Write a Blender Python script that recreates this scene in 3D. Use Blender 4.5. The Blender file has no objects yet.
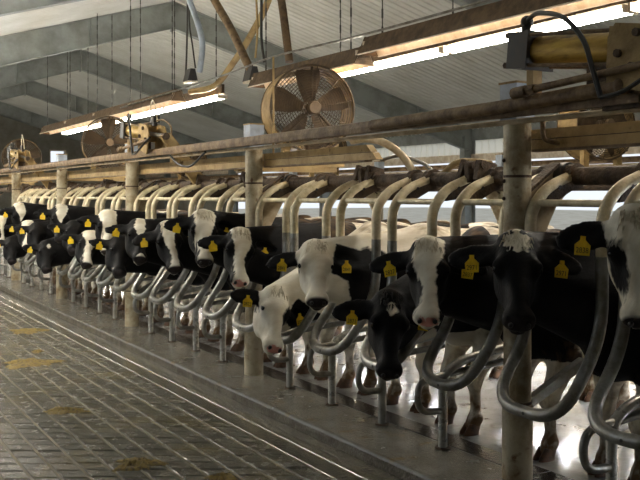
import bpy, math, random
import numpy as np
from mathutils import Vector, Matrix

random.seed(7)
S = bpy.context.scene
COL = S.collection
R = math.radians

# ------------------------------------------------------------------ camera
CAMZ = 1.72
cam = bpy.data.cameras.new('camera')
cam.lens = 36 * 900 / 640
cam.sensor_width = 36
cam.shift_y = -45 / 640
cam.clip_end = 300
camo = bpy.data.objects.new('camera', cam)
camo.location = (0, 0, CAMZ)
camo.rotation_euler = (R(90), 0, R(-30))
COL.objects.link(camo)
S.camera = camo

# ------------------------------------------------------------------ exposure, sky, lights
S.view_settings.view_transform = 'Standard'
S.view_settings.look = 'None'
S.view_settings.gamma = 1
S.view_settings.use_curve_mapping = False
S.view_settings.exposure = 0.98

w = bpy.data.worlds.new('sky')
S.world = w
w.use_nodes = True
bg = w.node_tree.nodes['Background']
bg.inputs[0].default_value = (0.86, 0.92, 1.0, 1)
bg.inputs[1].default_value = 0.55

sun = bpy.data.lights.new('sun', 'SUN')
sun.energy = 0.0
sun.angle = R(6)
sun.color = (1.0, 0.86, 0.62)
suno = bpy.data.objects.new('sun', sun)
suno.rotation_euler = (R(62), 0, R(-75))
COL.objects.link(suno)


def portal(loc, rot, sx, sy):
    l = bpy.data.lights.new('daylight_portal', 'AREA')
    l.shape = 'RECTANGLE'
    l.size, l.size_y = sx, sy
    l.cycles.is_portal = True
    o = bpy.data.objects.new('daylight_portal', l)
    o.location = loc
    o.rotation_euler = rot
    COL.objects.link(o)


portal((14.62, 15.0, 1.75), (0, R(90), 0), 1.9, 34)
portal((-1.28, 15.0, 1.9), (0, R(-90), 0), 2.0, 20)


# ------------------------------------------------------------------ materials
def lin(c):
    return tuple(((v / 12.92) if v <= 0.04045 else ((v + 0.055) / 1.055) ** 2.4) for v in c) + (1,)


def hexc(r, g, b):
    return lin((r / 255, g / 255, b / 255))


def mat(name, c1, c2=None, scale=8.0, rough=0.6, rough2=None, metal=0.0, bump=0.0, bscale=60.0, lo=0.4, hi=0.65, stretch=(1, 1, 1), c3=None, s3=3.0, lo3=.55, hi3=.7):
    m = bpy.data.materials.new(name)
    m.use_nodes = True
    nt = m.node_tree
    N, L = nt.nodes, nt.links
    b = N['Principled BSDF']
    b.inputs['Metallic'].default_value = metal
    b.inputs['Roughness'].default_value = rough
    b.inputs['Base Color'].default_value = c1
    tc = N.new('ShaderNodeTexCoord')
    mp = N.new('ShaderNodeMapping')
    mp.inputs['Scale'].default_value = stretch
    geo = N.new('ShaderNodeNewGeometry')
    L.new(geo.outputs['Position'], mp.inputs[0])
    if c2:
        n = N.new('ShaderNodeTexNoise')
        n.inputs['Scale'].default_value = scale
        n.inputs['Detail'].default_value = 5
        n.inputs['Roughness'].default_value = .65
        L.new(mp.outputs[0], n.inputs[0])
        r = N.new('ShaderNodeMapRange')
        r.inputs['From Min'].default_value = lo
        r.inputs['From Max'].default_value = hi
        L.new(n.outputs[0], r.inputs[0])
        mx = N.new('ShaderNodeMix')
        mx.data_type = 'RGBA'
        mx.inputs[6].default_value = c1
        mx.inputs[7].default_value = c2
        L.new(r.outputs[0], mx.inputs[0])
        out = mx.outputs[2]
        if c3:
            n3 = N.new('ShaderNodeTexNoise')
            n3.inputs['Scale'].default_value = s3
            n3.inputs['Detail'].default_value = 6
            L.new(mp.outputs[0], n3.inputs[0])
            r3 = N.new('ShaderNodeMapRange')
            r3.inputs['From Min'].default_value = lo3
            r3.inputs['From Max'].default_value = hi3
            L.new(n3.outputs[0], r3.inputs[0])
            m3 = N.new('ShaderNodeMix')
            m3.data_type = 'RGBA'
            L.new(r3.outputs[0], m3.inputs[0])
            L.new(out, m3.inputs[6])
            m3.inputs[7].default_value = c3
            out = m3.outputs[2]
        L.new(out, b.inputs['Base Color'])
        if rough2 is not None:
            rr = N.new('ShaderNodeMapRange')
            rr.inputs['To Min'].default_value = rough
            rr.inputs['To Max'].default_value = rough2
            L.new(r.outputs[0], rr.inputs[0])
            L.new(rr.outputs[0], b.inputs['Roughness'])
    if bump:
        nb = N.new('ShaderNodeTexNoise')
        nb.inputs['Scale'].default_value = bscale
        nb.inputs['Detail'].default_value = 4
        L.new(mp.outputs[0], nb.inputs[0])
        bp = N.new('ShaderNodeBump')
        bp.inputs['Strength'].default_value = bump
        bp.inputs['Distance'].default_value = .02
        L.new(nb.outputs[0], bp.inputs['Height'])
        L.new(bp.outputs[0], b.inputs['Normal'])
    return m


def emis(name, col, strength):
    m = bpy.data.materials.new(name)
    m.use_nodes = True
    b = m.node_tree.nodes['Principled BSDF']
    b.inputs['Base Color'].default_value = col
    b.inputs['Emission Color'].default_value = col
    b.inputs['Emission Strength'].default_value = strength
    return m


M = {}
M['floor'] = mat('wet_grooved_concrete', hexc(80, 78, 68), hexc(90, 86, 72), 9, .13, .32, bump=.4, bscale=70, c3=hexc(106, 96, 62), s3=2.2, lo3=.5, hi3=.8)
M['strip'] = mat('wet_smooth_concrete', hexc(82, 80, 70), hexc(96, 92, 76), 3, .05, .18, bump=.08, bscale=40, c3=hexc(112, 100, 60), s3=3.2, lo3=.62, hi3=.8)
M['groove'] = mat('groove_dirt', hexc(86, 78, 54), hexc(108, 97, 62), 9, .5, .7, bump=.3)
M['groovedark'] = mat('dark_groove_bottom', hexc(48, 44, 34), hexc(70, 62, 42), 9, .4, .6)
M['kerb'] = mat('wet_kerb_concrete', hexc(112, 110, 102), hexc(88, 84, 74), 4, .08, .30, bump=.25, bscale=55, c3=hexc(110, 92, 56), s3=7, lo3=.6, hi3=.75)
M['kerbface'] = mat('dirty_kerb_face', hexc(92, 84, 66), hexc(66, 58, 42), 10, .4, .6, bump=.8, bscale=60)
M['wetslab'] = mat('wet_platform_concrete', hexc(150, 150, 146), hexc(116, 114, 108), 3.5, .06, .2, bump=.10, bscale=30, c3=hexc(70, 64, 54), s3=5, lo3=.6, hi3=.72)
M['mat'] = mat('wet_rubber_mat', hexc(52, 50, 48), hexc(72, 68, 62), 5, .10, .22, bump=.2, bscale=40)
M['manure'] = mat('manure', hexc(136, 116, 58), hexc(82, 66, 32), 38, .8, .6, bump=.9, bscale=90, lo=.5, hi=.62)
M['roof'] = mat('roof_sheet_metal', hexc(206, 207, 202), hexc(188, 188, 180), 1.3, .55, .65, lo=.35, hi=.7)
M['steel'] = mat('grey_painted_steel', hexc(150, 155, 152), hexc(124, 127, 122), 2.2, .6, .7)
M['wallpanel'] = mat('wall_panel', hexc(150, 148, 138), hexc(128, 124, 112), 2, .7)
M['galv'] = mat('worn_galvanised_pipe', hexc(150, 150, 145), hexc(112, 106, 94), 7, .28, .5, metal=.6, bump=.12, bscale=80)
M['galvbright'] = mat('bright_galvanised_post', hexc(188, 188, 182), hexc(150, 146, 134), 8, .25, .42, metal=.45, bump=.1)
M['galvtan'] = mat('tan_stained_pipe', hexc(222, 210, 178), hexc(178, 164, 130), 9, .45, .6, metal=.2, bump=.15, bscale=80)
M['post'] = mat('stained_post', hexc(182, 172, 146), hexc(134, 116, 84), 6, .5, .65, metal=.1, bump=.15, c3=hexc(100, 70, 40), s3=14, lo3=.62, hi3=.74)
M['rust'] = mat('rusty_brown_steel', hexc(86, 68, 48), hexc(54, 41, 29), 12, .7, .8, bump=.5, bscale=45)
M['rusttan'] = mat('dusty_tan_steel', hexc(172, 146, 96), hexc(138, 112, 68), 5, .65, .7, bump=.25, c3=hexc(92, 66, 40), s3=16, lo3=.63, hi3=.75)
M['rail'] = mat('brown_rail_steel', hexc(128, 104, 70), hexc(86, 66, 44), 9, .6, .7, bump=.4, bscale=50)
M['railtan'] = mat('pale_dusty_rail', hexc(196, 180, 150), hexc(156, 134, 100), 6, .6, .7)
M['gold'] = mat('brassy_cylinder', hexc(190, 158, 74), hexc(130, 100, 48), 8, .32, .5, metal=.55, c3=hexc(70, 52, 30), s3=12, lo3=.6, hi3=.72, stretch=(1, .3, 2))
M['black'] = mat('black_iron', hexc(44, 44, 42), hexc(60, 54, 46), 10, .5, .6)
M['rubber'] = mat('black_hose', hexc(26, 26, 26), hexc(38, 36, 34), 10, .3, .4)
M['boxgrey'] = mat('light_grey_box', hexc(176, 188, 202), hexc(150, 156, 162), 6, .5, .6)
M['fixture'] = mat('rusty_fixture_hood', hexc(98, 76, 48), hexc(66, 50, 32), 9, .7, .8, bump=.3)
M['white'] = mat('white_enamel', hexc(228, 216, 196), hexc(200, 180, 150), 6, .4, .5)
M['tube'] = emis('added_lane_tube', hexc(255, 248, 235), 58.0)
M['tubeb'] = emis('lit_row_tube', hexc(255, 248, 235), 26.0)
M['tube2'] = emis('added_rear_tube', hexc(232, 240, 255), 95.0)
M['tubepink'] = emis('dim_tube', hexc(250, 225, 200), 4.0)
M['fandrum'] = mat('fan_drum', hexc(172, 142, 88), hexc(124, 98, 56), 5, .55, .65, c3=hexc(108, 80, 44), s3=9)
M['fanwire'] = mat('fan_guard_wire', hexc(92, 74, 48), hexc(64, 50, 32), 14, .7)
M['fanblade'] = mat('fan_blade', hexc(96, 78, 54), hexc(70, 54, 38), 8, .7)
M['hub'] = mat('fan_hub', hexc(128, 106, 78), hexc(100, 80, 56), 8, .5)
M['eye'] = mat('eye', hexc(14, 12, 12), None, rough=.08)
M['nostril'] = mat('nostril', hexc(22, 16, 16), None, rough=.5)
M['hoof'] = mat('hoof_horn', hexc(96, 66, 40), hexc(60, 44, 30), 20, .6)
M['tag'] = mat('yellow_ear_tag', hexc(236, 200, 30), hexc(214, 176, 24), 18, .45)
M['ink'] = mat('tag_ink', hexc(40, 34, 16), None, rough=.6)
M['hairwhite'] = mat('white_hair', hexc(214, 206, 186), hexc(178, 164, 136), 20, .7)
M['hairblack'] = mat('black_hair', hexc(18, 16, 16), hexc(34, 28, 24), 20, .6)
M['ground'] = mat('outdoor_gravel', hexc(170, 165, 150), hexc(140, 135, 120), 1, .9)
M['red'] = mat('red_plastic', hexc(200, 70, 60), None, rough=.5)


def translucent():
    m = bpy.data.materials.new('translucent_panel')
    m.use_nodes = True
    nt = m.node_tree
    b = nt.nodes['Principled BSDF']
    b.inputs['Base Color'].default_value = hexc(232, 228, 214)
    t = nt.nodes.new('ShaderNodeBsdfTranslucent')
    t.inputs[0].default_value = hexc(244, 240, 226)
    mx = nt.nodes.new('ShaderNodeMixShader')
    mx.inputs[0].default_value = .8
    nt.links.new(b.outputs[0], mx.inputs[1])
    nt.links.new(t.outputs[0], mx.inputs[2])
    nt.links.new(mx.outputs[0], nt.nodes['Material Output'].inputs[0])
    return m


M['translucent'] = translucent()


def coat_material():
    m = bpy.data.materials.new('cow_coat')
    m.use_nodes = True
    nt = m.node_tree
    N, L = nt.nodes, nt.links
    b = N['Principled BSDF']

    def attr(n):
        a = N.new('ShaderNodeAttribute')
        a.attribute_name = n
        return a.outputs['Fac']

    def noise(s, d=4):
        n = N.new('ShaderNodeTexNoise')
        n.inputs['Scale'].default_value = s
        n.inputs['Detail'].default_value = d
        return n.outputs[0]

    def math_(op, a, bb):
        q = N.new('ShaderNodeMath')
        q.operation = op
        for i, v in enumerate((a, bb)):
            if isinstance(v, (int, float)):
                q.inputs[i].default_value = v
            else:
                L.new(v, q.inputs[i])
        return q.outputs[0]

    def rng(v, a, c):
        q = N.new('ShaderNodeMapRange')
        q.inputs['From Min'].default_value = a
        q.inputs['From Max'].default_value = c
        L.new(v, q.inputs[0])
        return q.outputs[0]

    def mix(f, a, c):
        q = N.new('ShaderNodeMix')
        q.data_type = 'RGBA'
        L.new(f, q.inputs[0])
        for i, v in ((6, a), (7, c)):
            if isinstance(v, tuple):
                q.inputs[i].default_value = v
            else:
                L.new(v, q.inputs[i])
        return q.outputs[2]
    jit = math_('MULTIPLY', math_('SUBTRACT', noise(26, 5), .5), .05)
    f = rng(math_('ADD', attr('white'), jit), -.006, .006)
    white = mix(rng(noise(9, 6), .4, .7), hexc(232, 226, 210), hexc(200, 188, 162))
    black = mix(rng(noise(14, 4), .4, .7), hexc(9, 8, 9), hexc(17, 15, 14))
    c = mix(f, black, white)
    # dried mud on the lower legs
    mud = rng(math_('ADD', attr('mud'), math_('MULTIPLY', math_('SUBTRACT', noise(18, 5), .5), .9)), .35, .7)
    c = mix(mud, c, hexc(98, 76, 50))
    pk = rng(math_('ADD', attr('pink'), math_('MULTIPLY', math_('SUBTRACT', noise(60, 2), .5), .05)), -.004, .004)
    c = mix(pk, c, hexc(212, 150, 136))
    dk = rng(attr('nosedark'), -.006, .006)
    c = mix(dk, c, hexc(50, 45, 45))
    L.new(c, b.inputs['Base Color'])
    b.inputs['Roughness'].default_value = .62
    b.inputs['Specular IOR Level'].default_value = .16
    b.inputs['Sheen Weight'].default_value = .0
    tcn = N.new('ShaderNodeTexNoise')
    tcn.inputs['Scale'].default_value = 55
    tcn.inputs['Detail'].default_value = 6
    bp = N.new('ShaderNodeBump')
    bp.inputs['Strength'].default_value = .3
    bp.inputs['Distance'].default_value = .012
    L.new(tcn.outputs[0], bp.inputs['Height'])
    L.new(bp.outputs[0], b.inputs['Normal'])
    return m


M['coat'] = coat_material()


# ------------------------------------------------------------------ helpers
class MB:
    def __init__(self):
        self.v, self.f = [], []

    def add(self, vs, fs):
        o = len(self.v)
        self.v += [tuple(p) for p in vs]
        self.f += [tuple(i + o for i in q) for q in fs]
        return self

    def box(self, c, s, rot=None):
        hx, hy, hz = s[0] / 2, s[1] / 2, s[2] / 2
        vs = [Vector((x, y, z)) for x in (-hx, hx) for y in (-hy, hy) for z in (-hz, hz)]
        if rot is not None:
            vs = [rot @ p for p in vs]
        vs = [p + Vector(c) for p in vs]
        return self.add(vs, [(0, 1, 3, 2), (4, 6, 7, 5), (0, 4, 5, 1), (2, 3, 7, 6), (0, 2, 6, 4), (1, 5, 7, 3)])

    def bbox(self, x0, x1, y0, y1, z0, z1):
        return self.box(((x0 + x1) / 2, (y0 + y1) / 2, (z0 + z1) / 2), (x1 - x0, y1 - y0, z1 - z0))

    def tube(self, pts, r, n=10, caps=True, closed=False):
        pts = [Vector(p) for p in pts]
        rs = r if isinstance(r, (list, tuple)) else [r] * len(pts)
        m = len(pts)
        tang = []
        for i in range(m):
            if closed:
                t = pts[(i + 1) % m] - pts[i - 1]
            else:
                t = pts[min(i + 1, m - 1)] - pts[max(i - 1, 0)]
            tang.append(t.normalized())
        up = Vector((0, 0, 1)) if abs(tang[0].z) < .9 else Vector((1, 0, 0))
        a = tang[0].cross(up).normalized()
        vs, fs = [], []
        for i in range(m):
            a = (a - tang[i] * a.dot(tang[i])).normalized()
            b = tang[i].cross(a)
            for k in range(n):
                t = 2 * math.pi * k / n
                vs.append(pts[i] + (a * math.cos(t) + b * math.sin(t)) * rs[i])
        rng_ = m if closed else m - 1
        for i in range(rng_):
            j = (i + 1) % m
            for k in range(n):
                k2 = (k + 1) % n
                fs.append((i * n + k, i * n + k2, j * n + k2, j * n + k))
        if caps and not closed:
            fs.append(tuple(range(n - 1, -1, -1)))
            fs.append(tuple((m - 1) * n + k for k in range(n)))
        return self.add(vs, fs)

    def prism(self, prof, p0, p1, ux, uy):
        """profile (list of 2-d points) extruded from p0 to p1, 2-d axes ux, uy"""
        p0, p1, ux, uy = Vector(p0), Vector(p1), Vector(ux), Vector(uy)
        n = len(prof)
        vs = [p + ux * a + uy * b for p in (p0, p1) for a, b in prof]
        fs = [(i, (i + 1) % n, n + (i + 1) % n, n + i) for i in range(n)]
        fs += [tuple(range(n - 1, -1, -1)), tuple(range(n, 2 * n))]
        return self.add(vs, fs)

    def sphere(self, c, r, n=12, m=8, sc=(1, 1, 1)):
        vs, fs = [], []
        for i in range(m + 1):
            t = math.pi * i / m
            for k in range(n):
                p = 2 * math.pi * k / n
                vs.append((c[0] + r * sc[0] * math.sin(t) * math.cos(p), c[1] + r * sc[1] * math.sin(t) * math.sin(p), c[2] + r * sc[2] * math.cos(t)))
        for i in range(m):
            for k in range(n):
                k2 = (k + 1) % n
                fs.append((i * n + k, (i + 1) * n + k, (i + 1) * n + k2, i * n + k2))
        return self.add(vs, fs)

    def mesh(self, name, m, smooth=False):
        me = bpy.data.meshes.new(name)
        me.from_pydata(self.v, [], self.f)
        me.validate()
        if smooth:
            me.polygons.foreach_set('use_smooth', [True] * len(me.polygons))
            try:
                me.set_sharp_from_angle(angle=R(42))
            except Exception:
                pass
        me.materials.append(m)
        me.update()
        return me

    def build(self, name, m, parent=None, smooth=False):
        return link(name, self.mesh(name, m, smooth), parent)


def link(name, me, parent=None, loc=None, rz=None):
    o = bpy.data.objects.new(name, me)
    COL.objects.link(o)
    if parent is not None:
        o.parent = parent
    if loc is not None:
        o.location = loc
    if rz is not None:
        o.rotation_euler = (0, 0, rz)
    return o


def tag(o, label=None, cat=None, group=None, kind=None):
    if label:
        o['label'] = label
    if cat:
        o['category'] = cat
    if group:
        o['group'] = group
    if kind:
        o['kind'] = kind
    return o


def thing(name, label, cat, loc=(0, 0, 0), rz=0, group=None):
    o = bpy.data.objects.new(name, None)
    o.empty_display_size = .1
    COL.objects.link(o)
    o.location = loc
    o.rotation_euler = (0, 0, rz)
    return tag(o, label, cat, group)


def kids(o):
    return [c for c in bpy.data.objects if c.parent == o]


def copy_tree(o, parent=None):
    c = o.copy()
    COL.objects.link(c)
    c.parent = parent
    for ch in list(o.children):
        copy_tree(ch, c)
    return c


def fillet(pts, r, n=6):
    """polyline with rounded corners; r a number or one per inner corner"""
    pts = [Vector(p) for p in pts]
    out = [pts[0]]
    for i in range(1, len(pts) - 1):
        rr = r if isinstance(r, (int, float)) else r[i - 1]
        a, b, c = pts[i - 1], pts[i], pts[i + 1]
        u, v = (a - b), (c - b)
        d = min(rr, u.length * .48, v.length * .48)
        p0, p1 = b + u.normalized() * d, b + v.normalized() * d
        for k in range(n + 1):
            t = k / n
            out.append(p0 * (1 - t) ** 2 + b * 2 * t * (1 - t) + p1 * t * t)
    out.append(pts[-1])
    return out


def curve3(pts, n=8):
    """Catmull-Rom through points"""
    P = [Vector(p) for p in pts]
    P = [P[0] * 2 - P[1]] + P + [P[-1] * 2 - P[-2]]
    out = []
    for i in range(1, len(P) - 2):
        for k in range(n):
            t = k / n
            p0, p1, p2, p3 = P[i - 1:i + 3]
            out.append(.5 * ((2 * p1) + (p2 - p0) * t + (2 * p0 - 5 * p1 + 4 * p2 - p3) * t * t + (3 * p1 - p0 - 3 * p2 + p3) * t ** 3))
    out.append(P[-2])
    return out


def at(px, py, X):
    """the point of the vertical plane X = const that stands at a pixel of the photograph"""
    Z = 1039.23 * X / (px + 200)
    return Vector((X, (Z - .5 * X) / .8660254, CAMZ - (py - 195) * Z / 900))


def at_y(px, py, Y):
    q = (px + 200) / 1039.23
    X = q * Y * .8660254 / (1 - .5 * q)
    Z = Y * .8660254 + .5 * X
    return Vector((X, Y, CAMZ - (py - 195) * Z / 900))


ORD = ['nearest', 'second', 'third', 'fourth', 'fifth', 'sixth', 'seventh', 'eighth', 'ninth', 'tenth', 'eleventh', 'twelfth', 'thirteenth', 'fourteenth', 'fifteenth', 'sixteenth', 'seventeenth', 'eighteenth', 'nineteenth', 'twentieth', 'twenty-first', 'twenty-second', 'twenty-third', 'twenty-fourth']

XR = 3.6                      # line of posts and stall dividers
KZ = .08                      # kerb / platform height
Y0, BAY, PIT = 3.947, 3.5, .7
RIDGE, PITCH = 6.63, .30
ROOF0 = 5.72                  # underside of roof at ridge
XW, XL = 14.5, -1.2           # side walls
YB, YN = 42.0, -4.0           # end walls

# ------------------------------------------------------------------ floor
fl = MB()
fl.bbox(XL - .3, 3.16, YN, YB, -.25, -.022)
floor = tag(fl.build('floor', M['groovedark']), 'wet grooved concrete floor of the lane in front of the cows', kind='structure')
# smooth strips between the long grooves beside the kerb
GX = [2.953, 2.797, 2.638]
st = MB()
for a, b in ((2.797 + .009, 2.953 - .009), (2.953 + .009, 3.158)):
    e = .002
    prof = [(a, -.03), (b, -.03), (b, -e), (b - e, 0), (a + e, 0), (a, -e)]
    s1 = MB().prism(prof, (0, YN, 0), (0, YB, 0), (1, 0, 0), (0, 0, 1))
    s1.build('paving_strip', M['strip'], floor)
for i in range(0, 24):
    xg = 2.953 - i * .158 if i else 2.953
    xg = 2.797 + .158 - i * .158
    MB().bbox(xg - .0088, xg + .0088, YN, 33, -.03, -.0045).build('groove_fill', M['groove'], floor)
# paving blocks: parallelograms between long grooves, cross grooves run slantwise
SX = .158
DY = .168
SH = -SX * .5774              # slant of the cross grooves
g = .0085


def block_geo():
    x0, x1 = g, SX - g
    y0, y1 = g, DY - g

    def P(x, y, z):
        return (x, y + x * SH / SX, z)
    e = .006
    vs = [P(x0, y0, -.03), P(x1, y0, -.03), P(x1, y1, -.03), P(x0, y1, -.03),
          P(x0, y0, -e), P(x1, y0, -e), P(x1, y1, -e), P(x0, y1, -e),
          P(x0 + e, y0 + e, 0), P(x1 - e, y0 + e, 0), P(x1 - e, y1 - e, 0), P(x0 + e, y1 - e, 0)]
    fs = []
    for i in range(4):
        j = (i + 1) % 4
        fs += [(i, j, 4 + j, 4 + i), (4 + i, 4 + j, 8 + j, 8 + i)]
    fs.append((8, 9, 10, 11))
    return vs, fs


bv, bf = block_geo()
block_me = MB().add(bv, bf).mesh('paving_block', M['floor'])
cells = []
for i in range(0, 22):
    X1 = 2.797 - i * SX
    xa = X1 - SX
    off = (i % 2) * DY * .5 + random.uniform(-.02, .02)
    for j in range(-6, 180):
        ya = j * DY + off
        if ya > 33:
            break
        xc, yc = xa + SX / 2, ya + DY / 2
        Z = yc * .866 + xc * .5
        if Z < .5:
            px, py = -999, 999
        else:
            px, py = 1039.23 * xc / Z - 200, 195 + CAMZ * 900 / Z
        vis = -15 < px < 655 and 0 < py < 492
        cells.append((0 if vis else 1, Z, xa, ya))
cells.sort()
rest = MB()
for n, (nv, Z, xa, ya) in enumerate(cells):
    dz = random.uniform(-.0025, .0025)
    if n < 300:
        link('paving_block', block_me, floor, (xa, ya, dz))
    else:
        rest.add([(x + xa, y + ya, z + dz) for x, y, z in bv], bf)
tag(rest.build('paving_blocks', M['floor'], floor), kind='stuff')

# kerb and platform
kb = MB()
kb.prism([(3.16, -.2), (3.67, -.2), (3.67, KZ), (3.185, KZ), (3.168, KZ - .006), (3.16, KZ - .022)], (0, YN, 0), (0, YB, 0), (1, 0, 0), (0, 0, 1))
kbo = kb.build('trim_1', M['kerb'])
kbo.data.materials.append(M['kerbface'])
for p in kbo.data.polygons:
    if p.center.x < 3.163:
        p.material_index = 1
tag(kbo, 'wet concrete kerb carrying the stall posts', kind='structure')
jt = MB()
pf = MB().bbox(3.67, XW + .2, YN, YB, -.2, KZ - .004)
platform = tag(pf.build('floor_platform', M['wetslab']), 'wet concrete platform under the cows', kind='structure')
for k in range(-1, 10):
    MB().bbox(3.685, 3.86, k * 3.5 + .455, k * 3.5 + 3.94, KZ - .03, KZ + .0).build('rubber_mat', M['mat'], platform)

gd = MB().bbox(-60, 90, -60, 120, -.6, -.3)
tag(gd.build('ground', M['ground']), 'pale gravel ground outside the barn', kind='structure')


# white reflector panels added behind the cows to brighten the wet platform
for k in range(-1, 8):
    MB().bbox(6.30, 6.34, k * 3.5 + .46, k * 3.5 + 3.93, KZ - .01, 1.12).build('added_reflector_panel', M['white'], platform)

# ------------------------------------------------------------------ manure on the lane
def manure(px, py, wpx, hpx, label, seed):
    rnd = random.Random(seed)
    Z = CAMZ * 900 / (py - 195)
    X = (px + 200) * Z / 1039.23
    Y = (Z - .5 * X) / .8660254
    rx = wpx / 2 * Z / 900
    ry = hpx / 2 * Z * Z / (CAMZ * 900)
    fwd, rt = Vector((.5, .866, 0)), Vector((.866, -.5, 0))
    mb = MB()
    n, m = 36, 9
    ph = [rnd.uniform(0, 6.3) for _ in range(8)]
    vs = [Vector((0, 0, .02))]
    for i in range(1, m + 1):
        for k in range(n):
            t = 2 * math.pi * k / n
            rad = i / m * (1 + .22 * math.sin(3 * t + ph[0]) + .16 * math.sin(5 * t + ph[1]) + .12 * math.sin(9 * t + ph[2]) + .1 * math.sin(14 * t + ph[3]))
            h = .030 * (1 - (i / m) ** 2) * (.25 + .75 * rnd.random()) + .002
            if i == m:
                h = -.006
            vs.append(rt * (rx * rad * math.cos(t)) + fwd * (ry * rad * math.sin(t)) + Vector((0, 0, h)))
    fs = [(0, 1 + k, 1 + (k + 1) % n) for k in range(n)]
    for i in range(m - 1):
        for k in range(n):
            k2 = (k + 1) % n
            fs.append((1 + i * n + k, 1 + (i + 1) * n + k, 1 + (i + 1) * n + k2, 1 + i * n + k2))
    mb.add(vs, fs)
    o = mb.build('manure_pat', M['manure'], smooth=True)
    o.location = (X, Y, 0)
    tag(o, label, 'manure', 'manure lying on the lane')


manure(30, 363, 52, 9, 'yellowish manure pat at the left edge, largest of those on the lane', 1)
manure(28, 331, 34, 5, 'thin manure smear farthest back on the grooved lane', 2)
manure(64, 411, 40, 6, 'flat scattered manure pat in the middle of the lower left lane', 3)
manure(137, 464, 46, 12, 'crumbly manure pat at the bottom edge, in front of the kerb', 4)
manure(222, 478, 28, 7, 'small manure pat cut by the bottom edge, closest to the kerb', 5)
manure(37, 352, 9, 3, 'tiny manure crumb just behind the largest pat', 6)

# ------------------------------------------------------------------ roof
ceiling = tag(bpy.data.objects.new('ceiling', None), 'pale ribbed metal gable roof seen from inside', kind='structure')
COL.objects.link(ceiling)


def roof_sheet(side):
    W = 1.0
    run = (XW - RIDGE) + .3
    prof = []
    for r in range(5):
        y = r * .2
        prof += [(y, 0), (y + .13, 0), (y + .145, -.018), (y + .185, -.018)]
    prof.append((W, 0))
    vs, fs = [], []
    for x in (0, run):
        for y, z in prof:
            vs.append((side * x, y, -PITCH * x + z))
    n = len(prof)
    for i in range(n - 1):
        fs.append((i, i + 1, n + i + 1, n + i))
    # upper skin gives the sheet thickness
    o = len(vs)
    for x in (0, run):
        for y in (0, W):
            vs.append((side * x, y, -PITCH * x + .03))
    fs.append((o, o + 1, o + 3, o + 2))
    fs.append((0, n, o + 2, o))
    return MB().add(vs, fs).mesh('roof_sheet', M['roof'])


for side in (-1, 1):
    me = roof_sheet(side)
    for k in range(int(YB - YN) + 1):
        link('roof_sheet', me, ceiling, (RIDGE, YN - .3 + k, ROOF0))

# steel frames
for n, fy in enumerate((3.56, 10.56, 17.56, 24.56, 31.56, 38.56)):
    lab = ['grey steel roof frame crossing out of view overhead', 'grey steel roof frame behind the near air cylinder', 'biggest grey steel roof frame at upper left', 'second visible grey gable frame behind the biggest one', 'third visible grey gable frame, small at the left edge', 'farthest grey gable frame by the end wall'][n]
    t = thing('roof_frame', lab, 'beam', (RIDGE, fy, 0), group='steel gable frames')
    D = .54
    for side in (-1, 1):
        run = XW - RIDGE - .12
        z0 = ROOF0 - .03
        a, b = Vector((0, 0, z0)), Vector((side * run, 0, z0 - PITCH * run))
        fr = MB()
        fr.prism([(-.006, 0), (.006, 0), (.006, -D), (-.006, -D)], a, b, (0, 1, 0), (0, 0, 1))
        fr.build('web', M['steel'], t)
        for zz, nm in ((0, 'top_flange'), (-D, 'bottom_flange')):
            MB().prism([(-.085, -.008), (.085, -.008), (.085, .008), (-.085, .008)], a + Vector((0, 0, zz)), b + Vector((0, 0, zz)), (0, 1, 0), (0, 0, 1)).build(nm, M['steel'], t)
        for s in (.22, .5, .8):
            p = a.lerp(b, s)
            MB().bbox(p.x - .006, p.x + .006, -.075, .075, p.z - D, p.z).build('stiffener', M['steel'], t)
        cz = b.z
        MB().bbox(b.x - .16, b.x + .16, -.008, .008, -.02, cz).build('column', M['steel'], t)
        for q in (-.16, .16):
            MB().bbox(b.x + q - .008, b.x + q + .008, -.1, .1, -.02, cz - (.2 if q * side < 0 else 0)).build('column_flange', M['steel'], t)
    MB().bbox(-.012, .012, -.1, .1, ROOF0 - .03 - D - .06, ROOF0 - .03).build('ridge_plate', M['steel'], t)

# walls
ez = ROOF0 - PITCH * (XW - RIDGE)      # eave height about 3.36
wr = MB()
wr.bbox(XW + .02, XW + .22, YN, YB, -.1, .75)
wr.bbox(XW + .02, XW + .22, YN, -1.9, .75, ez)
wr.bbox(XW + .02, XW + .22, 32, YB, .75, ez)
wall_r = tag(wr.build('wall_right', M['wallpanel']), 'far side wall, open above a low solid base', kind='structure')
MB().bbox(XW - .02, XW + .12, YN, YB, 2.55, 2.74).build('girt', M['white'], wall_r)
MB().bbox(XW - .02, XW + .12, YN, YB, 3.08, ez + .02).build('girt', M['steel'], wall_r)


def ribbed_panel(L, z0, z1):
    vs, fs = [], []
    prof = []
    y = 0
    while y < L - .01:
        prof += [(0, y), (0, y + .17), (.03, y + .19), (.03, y + .23)]
        y += .25
    prof.append((0, L))
    n = len(prof)
    for z in (z0, z1):
        vs += [(x, yy, z) for x, yy in prof]
    fs = [(i, i + 1, n + i + 1, n + i) for i in range(n - 1)]
    return MB().add(vs, fs).mesh('translucent_panel', M['translucent'])


pm = ribbed_panel(3.0, 2.74, 3.08)
for k in range(12):
    link('translucent_panel', pm, wall_r, (XW + .06, -3 + 3 * k, 0))

wl = MB()
wl.bbox(XL - .22, XL - .02, YN, YB, -.1, .9)
wl.bbox(XL - .22, XL - .02, YN, YB, 2.9, ez + .05)
wl.bbox(XL - .22, XL - .02, YN, 5.0, .9, 2.9)
wl.bbox(XL - .22, XL - .02, 25, YB, .9, 2.9)
wall_l = tag(wl.build('wall_left', M['wallpanel']), 'near side wall with a long open curtain bay', kind='structure')


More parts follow.
